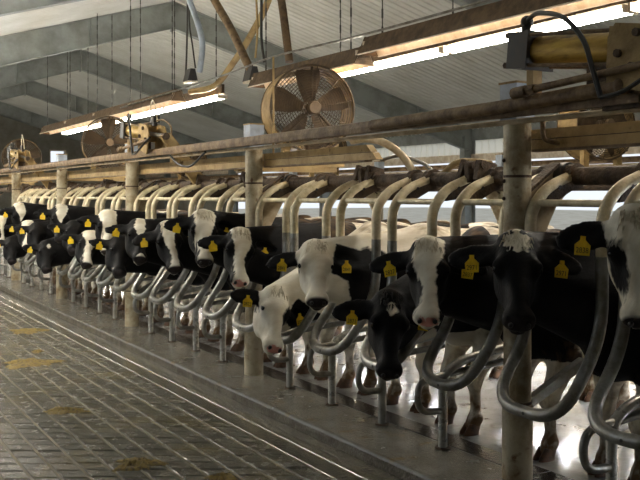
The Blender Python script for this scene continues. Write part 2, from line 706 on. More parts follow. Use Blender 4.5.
def gable(y, t):
    mb = MB()
    prof = [(XL - .22, -.1), (XW + .22, -.1), (XW + .22, ez), (RIDGE, ROOF0), (XL - .22, ez)]
    mb.prism(prof, (0, y, 0), (0, y + t, 0), (1, 0, 0), (0, 0, 1))
    return mb


# end wall with one small high window opening
wb = MB()
wx0, wx1, wz0, wz1 = 9.95, 10.6, 3.2, 3.75
wb.bbox(XL - .2, XW + .2, YB, YB + .2, -.1, wz0)
wb.bbox(XL - .2, wx0, YB, YB + .2, wz0, wz1)
wb.bbox(wx1, XW + .2, YB, YB + .2, wz0, wz1)
wb.prism([(XL - .2, wz1), (XW + .2, wz1), (RIDGE, ROOF0 + .2)], (0, YB, 0), (0, YB + .2, 0), (1, 0, 0), (0, 0, 1))
tag(wb.build('wall_back', M['wallpanel']), 'end wall far down the barn with one small window', kind='structure')
wn = MB()
for a in ((wx0 - .05, wx1 + .05, wz0 - .05, wz0), (wx0 - .05, wx1 + .05, wz1, wz1 + .05), (wx0 - .05, wx0, wz0, wz1), (wx1, wx1 + .05, wz0, wz1)):
    wn.bbox(a[0], a[1], YB - .03, YB, a[2], a[3])
tag(wn.build('window_1', M['white']), 'small bright window high in the end wall', kind='structure')
gm = gable(YN - .2, .2)
tag(gm.build('wall_front', M['wallpanel']), 'end wall behind the viewer', kind='structure')


# ------------------------------------------------------------------ posts
def make_post():
    t = thing('support_post', 'x', 'post')
    H = 2.14
    MB().tube([(0, 0, KZ), (0, 0, H)], .08, 20).build('pipe', M['post'], t, True)
    MB().tube([(0, 0, KZ), (0, 0, .50), (0, 0, .50)], [.088, .088, .082], 20).build('base_sleeve', M['post'], t, True)
    MB().tube([(0, 0, .515), (0, 0, .53)], .0845, 20).build('weld_ring', M['rust'], t, True)
    MB().tube([(0, 0, 1.82), (0, 0, 1.835)], .0835, 20).build('band', M['rust'], t, True)
    MB().bbox(-.07, .07, -.07, .07, H, 2.36).build('head_box', M['boxgrey'], t)
    MB().bbox(-.076, .076, -.076, .076, 2.36, 2.372).build('box_lid', M['rusttan'], t)
    # gusset plate reaching back to the pivot of the torque tube
    gp = MB()
    gp.prism([(.07, 1.28), (.07, 1.74), (.30, 1.90), (.40, 1.90), (.42, 1.76), (.30, 1.66), (.16, 1.42)], (0, -.014, 0), (0, .014, 0), (1, 0, 0), (0, 0, 1))
    gp.build('gusset_plate', M['railtan'], t)
    MB().prism([(.06, 1.73), (.30, 1.895), (.30, 1.915), (.06, 1.75)], (0, -.04, 0), (0, .04, 0), (1, 0, 0), (0, 0, 1)).build('gusset_flange', M['rust'], t)
    MB().tube([(.35, -.07, 1.83), (.35, .07, 1.83)], .085, 16).build('bearing', M['black'], t, True)
    # brace at the foot, sloping back
    MB().prism([(-.025, -.03), (.025, -.03), (.025, .03), (-.025, .03)], (.07, 0, .50), (.52, 0, .70), (0, 1, 0), (0, 0, 1)).build('foot_brace', M['galv'], t)
    for z in (1.70, 1.80, 1.92):
        MB().sphere((-.079, .025, z), .012, 8, 6).build('bolt', M['rust'], t, True)
    return t


proto_post = make_post()
post_lab = ['stout round stained post in front of the black cow, nearest of the row', 'stout round stained post with pale box on top, second in the row', 'stout round post under the middle air cylinder, third in the row', 'round support post with pale box on top, fourth in the row', 'round support post at the left edge, fifth in the row', 'round support post just past the left edge, sixth in the row']
for k in range(6):
    o = proto_post if k == 0 else copy_tree(proto_post)
    o.location = (XR, Y0 + BAY * k, 0)
    tag(o, post_lab[k], 'post', 'round support posts of the near stall row')
for k in range(5):
    o = copy_tree(proto_post)
    o.location = (2 * RIDGE - XR, Y0 + BAY * k, 0)
    o.rotation_euler = (0, 0, math.pi)
    tag(o, '%s round support post in the opposite stall row behind the cows' % ORD[k], 'post', 'support posts of the opposite stall row')


# ------------------------------------------------------------------ rails and beams
def rail(X, sgn, lab):
    t = thing('top_rail', lab, 'rail', (X, 0, 0))
    z = 2.20
    prof = [(-.045, -.038), (-.05, .0), (-.045, .036), (-.02, .044), (.02, .044), (.02, .034), (-.02, .034), (-.034, 0), (-.034, -.028), (.02, -.028), (.02, -.038)]
    MB().prism(prof, (0, 2.95, z), (0, 30, z), (sgn, 0, 0), (0, 0, 1)).build('channel', M['rail'], t)
    MB().tube([(.03 * sgn, 2.0, z - .062), (.03 * sgn, 30, z - .062)], .016, 8).build('conduit', M['railtan'], t, True)
    return t


rail(3.50, 1, 'long brown steel rail running along the post tops in front')
rail(2 * RIDGE - 3.50, -1, 'long brown steel rail on the opposite stall row')
# round pipe end lying on the rail at the near air cylinder
pe = MB()
pe.tube([(3.42, 3.02, 2.245), (3.42, 3.9, 2.215), (3.42, 5.2, 2.2)], .038, 14)
pe.sphere((3.42, 3.02, 2.245), .046, 12, 8)
tag(pe.build('rail_pipe', M['rail'], None, True), 'brown round pipe with rounded end lying on the rail beside the near cylinder', 'pipe')
ch = MB()
ch.prism([(-.04, -.05), (.04, -.05), (.04, .05), (-.04, .05)], (3.52, 1.6, 2.22), (3.52, 3.2, 2.19), (1, 0, 0), (0, 0, 1))
tag(ch.build('rail_extension', M['rust']), 'dark rusty rail piece continuing past the right edge', 'rail')


def wbeam(X, y0, y1, lab, chamfer=True, s=1):
    t = thing('guard_beam', lab, 'beam', (X, y0, 0), group='tan beams behind the posts')
    L = y1 - y0
    for z0, z1, nm in ((2.045, 2.10, 'upper_rib'), (1.985, 2.04, 'lower_rib')):
        c = .14 if chamfer else 0
        vs = []
        for x, za, zb in ((0, z0, z1), (.06, z0, z1)):
            vs += [(x * s, c if z0 > 2.04 else c * .4, zb), (x * s, 0 if z0 < 2.04 else c * .5, za), (x * s, L, za), (x * s, L, zb)]
        MB().add(vs, [(0, 1, 2, 3), (4, 7, 6, 5), (0, 3, 7, 4), (1, 5, 6, 2), (0, 4, 5, 1), (3, 2, 6, 7)]).build(nm, M['rusttan'], t)
    MB().bbox(.01 * s if s > 0 else -.05, .05 if s > 0 else -.01, .1, L, 2.03, 2.055).build('web', M['rust'], t)
    MB().bbox(-.0 * s if s > 0 else -.07, .07 if s > 0 else 0, .16, L, 1.972, 1.986).build('lip', M['rail'], t)


yend = at(376, 160, 3.7).y
wbeam(3.70, yend, Y0 + BAY - .0, 'tan double-ribbed beam ending with a cut corner beside the fan')
wbeam(3.70, 1.2, Y0 + .02, 'tan double-ribbed beam below the near air cylinder', False)
for k in range(1, 6):
    wbeam(3.70, Y0 + BAY * k + .02, Y0 + BAY * (k + 1) - .0, ['tan double-ribbed beam between the second and third posts', 'tan double-ribbed beam between the third and fourth posts', 'tan double-ribbed beam between the fourth and fifth posts', 'tan double-ribbed beam past the fifth post at the left edge', 'tan double-ribbed beam farthest along the row'][k - 1], False)
for k in range(0, 6):
    wbeam(2 * RIDGE - 3.70, Y0 + BAY * k, Y0 + BAY * (k + 1) - .02, '%s tan beam of the opposite stall row' % ORD[k], False, -1)

# small drop hanger from the rail to the beam by the near post
hg = at(545, 120, 3.6)
tag(MB().tube(fillet([(3.58, hg.y, 2.16), (3.58, hg.y, 2.03), (3.70, hg.y, 2.01)], .04), .014, 8).build('hook_rod', M['rail'], None, True), 'small bent brown rod hanging from the rail beside the nearest post', 'rod')

# torque tubes
TX, TZ = 3.95, 1.83


def torque(X, y0, y1, lab, s=1):
    t = thing('torque_tube', lab, 'pipe', (X, y0, TZ), group='rusty pivot tubes')
    L = y1 - y0
    MB().tube([(0, 0, 0), (0, L, 0)], .055, 14).build('tube', M['rust'], t, True)
    n = 5
    for i in range(n):
        y = (i + .5) * L / n + .30
        if y > L - .1 or i % 2:
            continue
        for dy, a in ((-.05, .2), (.05, -.1), (.12, .35)):
            rot = Matrix.Rotation(a, 3, 'Y')
            MB().box((-.02 * s, y + dy, .045), (.15, .042, .13), rot).build('clamp_block', M['rust'], t)
            MB().tube([(-.05 * s, y + dy - .03, .09), (-.05 * s, y + dy + .03, .09)], .028, 10).build('clamp_ear', M['rust'], t, True)
    return t


tl = ['nearest, beside the nearest post', 'in the second bay', 'in the third bay', 'in the fourth bay', 'in the fifth bay', 'in the sixth bay at the left edge']
for k in range(-1, 5):
    torque(TX, Y0 + BAY * k + .09, Y0 + BAY * (k + 1) - .09, 'rusty horizontal pivot tube holding the neck loops, %s' % tl[k + 1])
for k in range(0, 4):
    torque(2 * RIDGE - TX, Y0 + BAY * k + .09, Y0 + BAY * (k + 1) - .09, '%s rusty pivot tube of the opposite stall row' % ORD[k], -1)

# ------------------------------------------------------------------ cows: list in stall order from the right
# (stall, poll pixel, nose pixel, twist, coat settings)
COWS = [
    dict(st=0, poll=(636, 214), nose=(642, 322), tw=-10, face='white', eyep=(-1,), neck=-1, body='b', pink=0, num='2838', label='white-faced cow with a black eye patch, cut by the right edge'),
    dict(st=1, poll=(517, 236), nose=(520, 322), tw=-6, face='star', neck=-1, body='b', pink=0, num='2971', label='black cow with a white star on its poll, behind the nearest post'),
    dict(st=2, poll=(428, 242), nose=(427, 318), tw=0, face='wide', neck=-1, body='m', pink=1, num='2837', label='black cow with a broad white blaze and pink nose'),
    dict(st=3, dy=.33, poll=(391, 296), nose=(391, 374), tw=-12, face='spot', neck=-1, body='w', pink=0, num='2871', label='black cow hanging its head low, small pale forehead spot'),
    dict(st=4, poll=(315, 243), nose=(318, 300), tw=-6, face='white', eyep=(), neck=0, body='w', pink=0, num='2841', label='white-headed cow with black neck patch and dark muzzle'),
    dict(st=5, dy=.22, poll=(279, 290), nose=(277, 347), tw=-24, face='white', eyep=(1,), neck=1, body='w', pink=1, num='2822', label='white cow with lowered head, black ear and pink nose'),
    dict(st=6, poll=(241, 231), nose=(241, 281), tw=-12, face='wide', neck=-1, body='b', pink=1, num=None, label='black cow with white blaze and pinkish muzzle left of the second post'),
    dict(st=7, poll=(204, 213), nose=(206, 261), tw=-14, face='wide2', neck=-1, body='b', pink=0, num=None, label='cow with a full white face and black ears, held high'),
    dict(st=8, poll=(167, 224), nose=(176, 268), tw=-12, face='mid', neck=-1, body='b', pink=0, num=None, label='black cow with a tilted head and white stripe down its face'),
    dict(st=9, poll=(140, 221), nose=(142, 258), tw=-16, face='tri', neck=-1, body='b', pink=0, num=None, label='black cow with a white forehead triangle and white muzzle'),
    dict(st=10, poll=(122, 238), nose=(122, 272), tw=-20, face='none', neck=-1, body='b', pink=0, num=None, label='cow with an all dark grey-black face, head low'),
    dict(st=11, poll=(109, 213), nose=(108, 252), tw=-16, face='wide2', neck=-1, body='b', pink=0, num=None, label='cow with a white head held high behind the dark-faced cow'),
    dict(st=12, poll=(90, 233), nose=(88, 264), tw=-16, face='wide', neck=-1, body='b', pink=0, num=None, label='black cow with a long creamy white face right of the fourth post'),
    dict(st=13, poll=(76, 222), nose=(75, 250), tw=-16, face='none', neck=-1, body='b', pink=0, num=None, label='mostly hidden black cow beside the long creamy-faced one'),
    dict(st=14, poll=(61, 207), nose=(61, 240), tw=-14, face='tri2', neck=-1, body='b', pink=0, num=None, label='black cow with a white poll and triangle by the fourth post'),
    dict(st=15, poll=(48, 242), nose=(48, 269), tw=-16, face='spot', neck=-1, body='b', pink=0, num=None, label='low-headed black cow with a small white forehead mark'),
    dict(st=16, poll=(38, 224), nose=(38, 250), tw=-16, face='none', neck=-1, body='b', pink=0, num=None, label='plain black cow mostly hidden near the left edge'),
    dict(st=17, poll=(28, 222), nose=(28, 246), tw=-13, face='wide', neck=-1, body='b', pink=0, num=None, label='small distant black cow with a long white blaze near the left edge'),
    dict(st=18, poll=(20, 206), nose=(22, 236), tw=-16, face='tri2', neck=-1, body='b', pink=0, num=None, label='distant black cow with a white poll, head held high'),
    dict(st=19, poll=(13, 238), nose=(13, 261), tw=-16, face='none', neck=-1, body='b', pink=0, num=None, label='distant low-headed black cow close to the left edge'),
    dict(st=20, poll=(2, 215), nose=(2, 241), tw=-16, face='mid', neck=-1, body='b', pink=0, num=None, label='distant cow cut by the left edge of the picture'),
]
STC = lambda s: Y0 - 1.5 * PIT + s * PIT      # centre of stall s  (stall 1 lies just right of the nearest post)


# ------------------------------------------------------------------ neck loops and stall dividers
def make_loop(w, rnd):
    t = thing('neck_loop', 'x', 'rail')
    h = w / 2
    fx, fz = -.29 + rnd.uniform(-.02, .02), .585 + rnd.uniform(-.015, .02)

    def leg(s):
        # from the pivot tube forward and down, then vertical, then forward to the low front bow
        return [(.33, s * h, 1.835), (.12, s * h, 1.76), (.0, s * h, 1.63), (0, s * h, .98)]
    zj = 1.40
    pts = [(0, h, zj), (0, h, .98), (fx, h - .01, fz), (fx, -h + .01, fz), (0, -h, .98), (0, -h, zj)]
    MB().tube(fillet(pts, [.24, .2, .2, .24], 7), .034, 12).build('bow', M['galv'], t, True)
    for s_ in (1, -1):
        arm = leg(s_)
        arm[-1] = (0, s_ * h, zj - .002)
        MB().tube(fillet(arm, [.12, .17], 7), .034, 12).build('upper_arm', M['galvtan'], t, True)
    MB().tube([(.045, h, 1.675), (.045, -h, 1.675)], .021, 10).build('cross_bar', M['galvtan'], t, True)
    for s in (1, -1):
        y = s * h
        c = MB()
        prof = []
        for k in range(11):
            a = R(-70 + 25 * k)
            prof.append((.35 + .078 * math.cos(a), 1.83 + .078 * math.sin(a)))
        prof += [(.13, 1.76), (.10, 1.68), (.19, 1.69), (.30, 1.745)]
        c.prism(prof, (0, y - .026, 0), (0, y + .026, 0), (1, 0, 0), (0, 0, 1))
        c.build('clamp', M['rust'], t)
        MB().tube([(.20, y - .032, 1.765), (.20, y + .032, 1.765)], .012, 8).build('bolt', M['black'], t)
    MB().tube([(fx - .030, -.02, fz), (fx - .036, -.02, fz)], .009, 8).build('bolt', M['black'], t)
    return t


rl = random.Random(3)
protos = [make_loop(wd, rl) for wd in (.50, .46, .53)]
used = [False] * 3
short = {0: 'the white-faced cow at the right edge', 1: 'the black cow behind the nearest post', 2: 'the broad-blazed cow with pink nose', 3: 'the low-headed black cow with pale forehead spot', 4: 'the white-headed cow with black neck patch', 5: 'the white low-headed cow with pink nose', 6: 'the blazed cow left of the second post', 7: 'the full white-faced cow', 8: 'the cow with the tilted striped face', 9: 'the cow with white forehead triangle'}
for s in range(0, 22):
    i = (s * 2 + (s // 3)) % 3
    o = protos[i] if not used[i] else copy_tree(protos[i])
    used[i] = True
    o.location = (XR + random.uniform(-.01, .01), STC(s) + random.uniform(-.02, .02), 0)
    lab = ('bent grey pipe neck loop below ' + short[s]) if s in short else 'bent grey pipe neck loop, %s counted from the right' % ORD[s]
    tag(o, lab, 'rail', 'bent pipe neck loops')


def make_divider():
    t = thing('stall_divider', 'x', 'post')
    MB().tube(fillet([(0, 0, KZ), (0, 0, .56), (.16, 0, .64), (.62, 0, .70)], [.14, .1], 6), .03, 12).build('post', M['galvbright'], t, True)
    MB().tube(fillet([(0, 0, .325), (-.20, 0, .335), (-.20, 0, .535), (.02, 0, .555), (.55, 0, .60)], [.10, .10, .1], 6), .023, 10).build('front_hoop', M['galv'], t, True)
    MB().tube([(0, 0, KZ), (0, 0, KZ + .012)], .05, 12).build('foot_plate', M['rust'], t, True)
    return t


pd = make_divider()
first = True
cnt = 0
for j in range(-2, 24):
    if j % 5 == 0:
        continue
    o = pd if first else copy_tree(pd)
    first = False
    o.location = (XR, Y0 + PIT * j, 0)
    tag(o, 'short grey pipe divider post on the kerb, %s counted from the right' % ORD[cnt], 'post', 'stall divider posts on the kerb')
    cnt += 1


# ------------------------------------------------------------------ cow bodies from blended volumes
class Vol:
    def __init__(self, lo, hi, h):
        self.h = h
        self.lo = np.array(lo, float)
        n = np.ceil((np.array(hi) - self.lo) / h).astype(int) + 1
        self.n = n
        self.d = np.full(n, .3, np.float32)
        self.ax = [self.lo[i] + h * np.arange(n[i]) for i in range(3)]

    def block(self, lo, hi):
        i0 = np.maximum(((np.array(lo) - self.lo) / self.h).astype(int) - 1, 0)
        i1 = np.minimum(((np.array(hi) - self.lo) / self.h).astype(int) + 2, self.n)
        sl = tuple(slice(a, max(b, a)) for a, b in zip(i0, i1))
        P = [self.ax[i][sl[i]].reshape([-1 if j == i else 1 for j in range(3)]) for i in range(3)]
        return sl, P

    def merge(self, sl, d, k, sub=False):
        a = self.d[sl]
        if sub:
            b = -d
            hh = np.maximum(k - np.abs(a - b), 0) / k
            self.d[sl] = np.maximum(a, b) + hh * hh * k * .25
        else:
            hh = np.maximum(k - np.abs(a - d), 0) / k
            self.d[sl] = np.minimum(a, d) - hh * hh * k * .25

    def cone(self, p0, p1, r0, r1, k=.05, sub=False):
        p0, p1 = np.array(p0, float), np.array(p1, float)
        m = max(r0, r1) + k + self.h * 2
        sl, P = self.block(np.minimum(p0, p1) - m, np.maximum(p0, p1) + m)
        e = p1 - p0
        L2 = float(e @ e) + 1e-9
        t = sum((P[i] - p0[i]) * e[i] for i in range(3)) / L2
        t = np.clip(t, 0, 1)
        q = np.sqrt(sum((P[i] - p0[i] - t * e[i]) ** 2 for i in range(3)))
        self.merge(sl, (q - (r0 + (r1 - r0) * t)).astype(np.float32), k, sub)

    def ell(self, c, r, axes=None, k=.05, sub=False):
        c, r = np.array(c, float), np.array(r, float)
        m = r.max() + k + self.h * 2
        if axes is None:
            axes = np.eye(3)
            ext = r + k + self.h * 2
        else:
            axes = np.array(axes, float)
            ext = np.sqrt(((axes * r[:, None]) ** 2).sum(0)) + k + self.h * 2
        sl, P = self.block(c - ext, c + ext)
        q = [sum((P[j] - c[j]) * axes[i][j] for j in range(3)) for i in range(3)]
        k0 = np.sqrt(sum((q[i] / r[i]) ** 2 for i in range(3)))
        k1 = np.sqrt(sum((q[i] / r[i] ** 2) ** 2 for i in range(3))) + 1e-6
        self.merge(sl, (k0 * (k0 - 1) / k1).astype(np.float32), k, sub)

    def nets(self):
        d = self.d
        s = d < 0
        n = [x - 1 for x in d.shape]

        def cn(i, j, k):
            return (slice(i, n[0] + i), slice(j, n[1] + j), slice(k, n[2] + k))
        corners = [(i, j, k) for i in (0, 1) for j in (0, 1) for k in (0, 1)]
        cntc = sum(s[cn(*c)].astype(np.int8) for c in corners)
        cell = (cntc > 0) & (cntc < 8)
        idx = np.argwhere(cell)
        vid = np.full(cell.shape, -1, np.int64)
        vid[cell] = np.arange(len(idx))
        acc = np.zeros((len(idx), 3))
        num = np.zeros(len(idx))
        for a in corners:
            for ax in range(3):
                if a[ax] == 1:
                    continue
                b = list(a)
                b[ax] = 1
                ia = idx + np.array(a)
                ib = idx + np.array(b)
                da = d[ia[:, 0], ia[:, 1], ia[:, 2]]
                db = d[ib[:, 0], ib[:, 1], ib[:, 2]]
                cr = (da < 0) != (db < 0)
                t = np.where(cr, da / np.where(cr, da - db, 1), 0)
                p = np.array(a)[None] + np.zeros((len(idx), 3))
                p[:, ax] = t
                acc += p * cr[:, None]
                num += cr
        V = self.lo + (idx + acc / num[:, None]) * self.h
        F = []
        for ax in range(3):
            o1, o2 = (ax + 1) % 3, (ax + 2) % 3
            sl0 = [slice(1, -1)] * 3
            sl1 = [slice(1, -1)] * 3
            sl0[ax] = slice(0, -1)
            sl1[ax] = slice(1, None)
            s0, s1 = s[tuple(sl0)], s[tuple(sl1)]
            for flip in (False, True):
                e = np.argwhere((s0 & ~s1) if not flip else (~s0 & s1))
                if len(e) == 0:
                    continue
                base = e + 1
                base[:, ax] -= 1
                q = []
                for da, db in ((0, 0), (-1, 0), (-1, -1), (0, -1)):
                    c = base.copy()
                    c[:, o1] += da
                    c[:, o2] += db
                    q.append(vid[c[:, 0], c[:, 1], c[:, 2]])
                q = np.stack(q, 1)
                if flip:
                    q = q[:, ::-1]
                F.append(q)
        F = np.concatenate(F)
        F = F[(F >= 0).all(1)]
        # light smoothing
        for _ in range(2):
            sm = np.zeros_like(V)
            ct = np.zeros(len(V))
            for i in range(4):
                a, b = F[:, i], F[:, (i + 1) % 4]
                np.add.at(sm, a, V[b])
                np.add.at(ct, a, 1)
            V = V * .55 + .45 * sm / np.maximum(ct, 1)[:, None]
        return V, F


hoof_mb = MB()
for s in (-1, 1):
    n = 10
    vs = []
    for z, fx, r in ((0, -.035, .052), (.02, -.032, .050), (.075, -.0, .040)):
        for k in range(n):
            a = 2 * math.pi * k / n
            vs.append((fx + r * 1.25 * math.cos(a), s * .026 + r * .5 * math.sin(a), z))
    fs = [(i * n + k, i * n + (k + 1) % n, (i + 1) * n + (k + 1) % n, (i + 1) * n + k) for i in range(2) for k in range(n)]
    fs += [tuple(range(n - 1, -1, -1)), tuple(range(2 * n, 3 * n))]
    hoof_mb.add(vs, fs)
hoof_me = hoof_mb.mesh('hoof', M['hoof'], True)
nos_me = MB().sphere((0, 0, 0), .016, 10, 6, (1.0, 1.15, .8)).mesh('nostril', M['nostril'], True)
eye_me = MB().sphere((0, 0, 0), .023, 12, 8).mesh('eye', M['eye'], True)
tg = MB()
tprof = [(-.034, -.078), (.034, -.078), (.036, -.03), (.012, -.006), (.012, .012), (-.012, .012), (-.012, -.006), (-.036, -.03)]
tg.prism(tprof, (0, 0, -.002), (0, 0, .002), (1, 0, 0), (0, 1, 0))
tag_me = tg.mesh('ear_tag', M['tag'])
but_me = MB().tube([(0, 0, 0), (0, 0, .008)], .011, 8).mesh('tag_button', M['tag'])
num_cache = {}


def number_mesh(txt):
    if txt not in num_cache:
        cu = bpy.data.curves.new('tag_number', 'FONT')
        cu.body = txt
        cu.size = .036
        cu.align_x = 'CENTER'
        cu.extrude = .0006
        ob = bpy.data.objects.new('tmp_text', cu)
        COL.objects.link(ob)
        dg = bpy.context.evaluated_depsgraph_get()
        me = bpy.data.meshes.new_from_object(ob.evaluated_get(dg))
        bpy.data.objects.remove(ob)
        me.name = 'tag_number'
        me.materials.clear()
        me.materials.append(M['ink'])
        num_cache[txt] = me
    return num_cache[txt]


CX0 = 3.86
FACES = {  # half widths of the white on the face at a = 0, .1, .2, .3, .4, .5 ; shift
    'white': ([.2] * 6, 0), 'wide': ([.085, .085, .055, .038, .05, .085], .0), 'wide2': ([.10, .095, .075, .06, .06, .085], 0),
    'mid': ([.07, .065, .045, .032, .03, .06], 0), 'tri': ([.045, .06, .03, -.02, -.02, .07], 0), 'tri2': ([.08, .07, .03, -.03, -.03, -.05], 0),
    'star': ([.05, .036, -.02, -.05, -.05, -.05], 0), 'spot': ([-.03, .034, -.02, -.05, -.05, -.05], 0), 'none': ([-.06] * 6, 0)}


def build_cow(c, ci):
    rnd = random.Random(100 + ci * 7)
    yc = STC(c['st'])
    org = np.array((CX0, yc, KZ - .002))
    h = .0145 if ci < 4 else (.018 if ci < 9 else .027)
    sc = c.get('sc', 1.0)
    # head frame from the photograph
    yh = yc - c.get('dy', .06)
    Pw = at_y(c['poll'][0], c['poll'][1], yh)
    L = .50 * sc
    camp = Vector((0, 0, CAMZ))
    tgt = at_y(c['nose'][0], c['nose'][1], yh)
    ray = (tgt - camp).normalized()
    oc = camp - Pw
    bq = ray.dot(oc)
    disc = bq * bq - (oc.length_squared - L * L)
    tt = -bq - math.sqrt(disc) if disc > 0 else -bq
    f = (camp + ray * tt - Pw).normalized()
    # keep the nose pointing down
    tocam = (camp - Pw)
    tocam.z = 0
    tocam.normalize()
    tocam.rotate(Matrix.Rotation(-R(c['tw']), 3, 'Z'))
    b = (tocam - f * tocam.dot(f)).normalized()
    if b.dot(tocam) < 0:
        b = -b
    s = f.cross(b)
    f, b, s = np.array(f), np.array(b), np.array(s)
    P = np.array(Pw) - org
    A = np.stack([f, b, s])

    def H(a, bb, cc):
        return P + (f * a + b * bb + s * cc) * sc
    lo = np.minimum(np.array((-.30, -.50, -.02)), np.minimum(P, H(.55, 0, 0)) - .36)
    hi = np.maximum(np.array((1.98, .50, 1.55)), np.maximum(P, H(.55, 0, 0)) + .36)
    V = Vol(lo, hi, h)
    # trunk
    V.ell((.42, 0, .95), (.40, .25, .40), k=.08)
    V.ell((.98, 0, .90), (.64, .325, .40), k=.1)
    V.ell((1.52, 0, 1.05), (.33, .27, .29), k=.1)
    V.cone((.34, 0, 1.31), (1.05, 0, 1.27), .085, .085, k=.12)
    V.cone((1.05, 0, 1.27), (1.66, 0, 1.31), .085, .08, k=.12)
    V.cone((1.52, .20, 1.26), (1.52, -.20, 1.26), .06, .06, k=.08)
    V.ell((.14, 0, .80), (.17, .14, .22), k=.08)
    # neck
    hb = H(.03, -.13, 0)
    ht = H(.24, -.23, 0)
    mid = np.array((.22, 0, 1.06))
    V.cone((.36, 0, 1.27), H(-.0, -.10, 0), .13, .085, k=.09)
    V.cone(mid, (hb * .6 + ht * .4), .21, .105, k=.1)
    V.cone((.12, 0, .86), ht, .15, .07, k=.09)
    # legs
    for sd in (-1, 1):
        st = rnd.uniform(-.05, .05)
        y = sd * .16
        V.cone((.33, sd * .15, .92), (.30, sd * .17, .62), .14, .095, k=.08)
        V.cone((.30, sd * .17, .62), (.20 + st, y, .37), .09, .055, k=.05)
        V.ell((.195 + st, y, .365), (.052, .05, .06), k=.04)
        V.cone((.205 + st, y, .33), (.215 + st, y, .12), .04, .036, k=.03)
        V.ell((.21 + st, y, .10), (.05, .05, .042), k=.03)
        V.cone((.205 + st, y, .10), (.18 + st, y, .06), .045, .047, k=.03)
        c.setdefault('feet', []).append((.19 + st, y))
        st2 = rnd.uniform(-.05, .05)
        V.cone((1.55, sd * .15, .98), (1.36, sd * .19, .70), .19, .12, k=.1)
        V.cone((1.36, sd * .19, .70), (1.66 + st2, sd * .17, .48), .115, .058, k=.06)
        V.cone((1.66 + st2, sd * .17, .48), (1.61 + st2, sd * .17, .12), .045, .037, k=.03)
        V.ell((1.61 + st2, sd * .17, .10), (.05, .05, .042), k=.03)
        V.cone((1.605 + st2, sd * .17, .10), (1.58 + st2, sd * .17, .06), .045, .047, k=.03)
        c['feet'].append((1.59 + st2, sd * .17))
    V.ell((1.30, 0, .60), (.22, .17, .17), k=.08)
    for tx in (1.2, 1.38):
        for ty in (-.08, .08):
            V.cone((tx, ty, .48), (tx, ty, .40), .022, .018, k=.02)
    V.cone((1.80, 0, 1.28), (1.90, 0, 1.02), .04, .025, k=.05)
    V.cone((1.90, 0, 1.02), (1.89, 0, .55), .022, .02, k=.02)
    V.cone((1.89, 0, .55), (1.89, 0, .38), .035, .03, k=.02)

    # head
    def he(a, bb, cc, r, k=.04, sub=False, ax=None):
        V.ell(H(a, bb, cc), np.array(r) * sc, A if ax is None else ax, k, sub)

    def hc(p, q, r0, r1, k=.04, sub=False):
        V.cone(H(*p), H(*q), r0 * sc, r1 * sc, k, sub)
    he(.10, -.085, 0, (.125, .092, .105), .05)
    hc((.005, -.06, -.045), (.005, -.06, .045), .05, .05, .04)
    he(.10, -.035, 0, (.10, .05, .085), .03)
    hc((.16, -.085, 0), (.38, -.075, 0), .080, .052, .05)
    hc((.17, -.05, 0), (.40, -.045, 0), .056, .040, .035)
    for sd in (-1, 1):
        he(.172, -.052, sd * .088, (.048, .04, .034), .025)
        he(.18, -.15, sd * .05, (.115, .095, .045), .05)
        hc((.20, -.19, sd * .045), (.42, -.115, sd * .022), .045, .036, .04)
    he(.445, -.065, 0, (.058, .066, .085), .03)
    he(.475, -.055, 0, (.042, .052, .078), .03)
    he(-.005, -.03, 0, (.05, .045, .055), .03)
    he(.455, -.125, 0, (.055, .032, .05), .02)
    for sd in (-1, 1):
        he(.505, -.03, sd * .044, (.026, .02, .02), .012, True)
        hc((.13, -.02, sd * .06), (.16, -.03, sd * .105), .026, .022, .03)
        hc((.50, -.098, sd * .0), (.47, -.106, sd * .07), .006, .005, .012, True)
        # ear
        drop = rnd.uniform(.0, .05) + c.get('drop', 0)
        e = np.array((.12 + drop, -.22 + rnd.uniform(-.06, .06), sd * 1.0))
        e /= np.linalg.norm(e)
        ew = f * e[0] + b * e[1] + s * e[2]
        base = H(.055, -.095, sd * .10)
        nb = b - ew * (b @ ew)
        nb /= np.linalg.norm(nb)
        ef = np.cross(ew, nb)
        ec = base + ew * .115 * sc
        V.cone(base - ew * .03, base + ew * .05 * sc, .034 * sc, .04 * sc, .03)
        V.ell(ec, np.array((.150, .027, .076)) * sc, np.stack([ew, nb, ef]), .025)
        V.ell(ec + nb * .036 * sc + ew * .02, np.array((.105, .026, .048)) * sc, np.stack([ew, nb, ef]), .02, True)
        c.setdefault('ear', []).append((base + ew * .125 * sc + nb * .03 * sc, nb, ew, sd))
    VV, F = V.nets()
    me = bpy.data.meshes.new('cow')
    me.vertices.add(len(VV))
    me.vertices.foreach_set('co', VV.astype(np.float32).ravel())
    me.loops.add(F.size)
    me.loops.foreach_set('vertex_index', F.astype(np.int32).ravel())
    me.polygons.add(len(F))
    me.polygons.foreach_set('loop_start', np.arange(0, F.size, 4, dtype=np.int32))
    me.polygons.foreach_set('loop_total', np.full(len(F), 4, np.int32))
    me.polygons.foreach_set('use_smooth', np.ones(len(F), bool))
    me.update(calc_edges=True)
    # ---- coat fields
    q = (VV - P) @ A.T / sc
    a, bb, cc = q[:, 0], q[:, 1], q[:, 2]
    W = np.zeros(len(VV))
    bias = {'b': -.12, 'm': -.02, 'w': .10}[c['body']]
    W += bias
    for i in range(9):
        ctr = np.array((rnd.uniform(.4, 1.8), rnd.choice((-.3, .3, 0)), rnd.uniform(.6, 1.4)))
        sg = rnd.uniform(.14, .26)
        W += (rnd.choice((.32, .32, -.32)) if bias < 0 else rnd.choice((-.32, -.32, .32))) * np.exp(-((VV - ctr) ** 2).sum(1) / (2 * sg * sg))
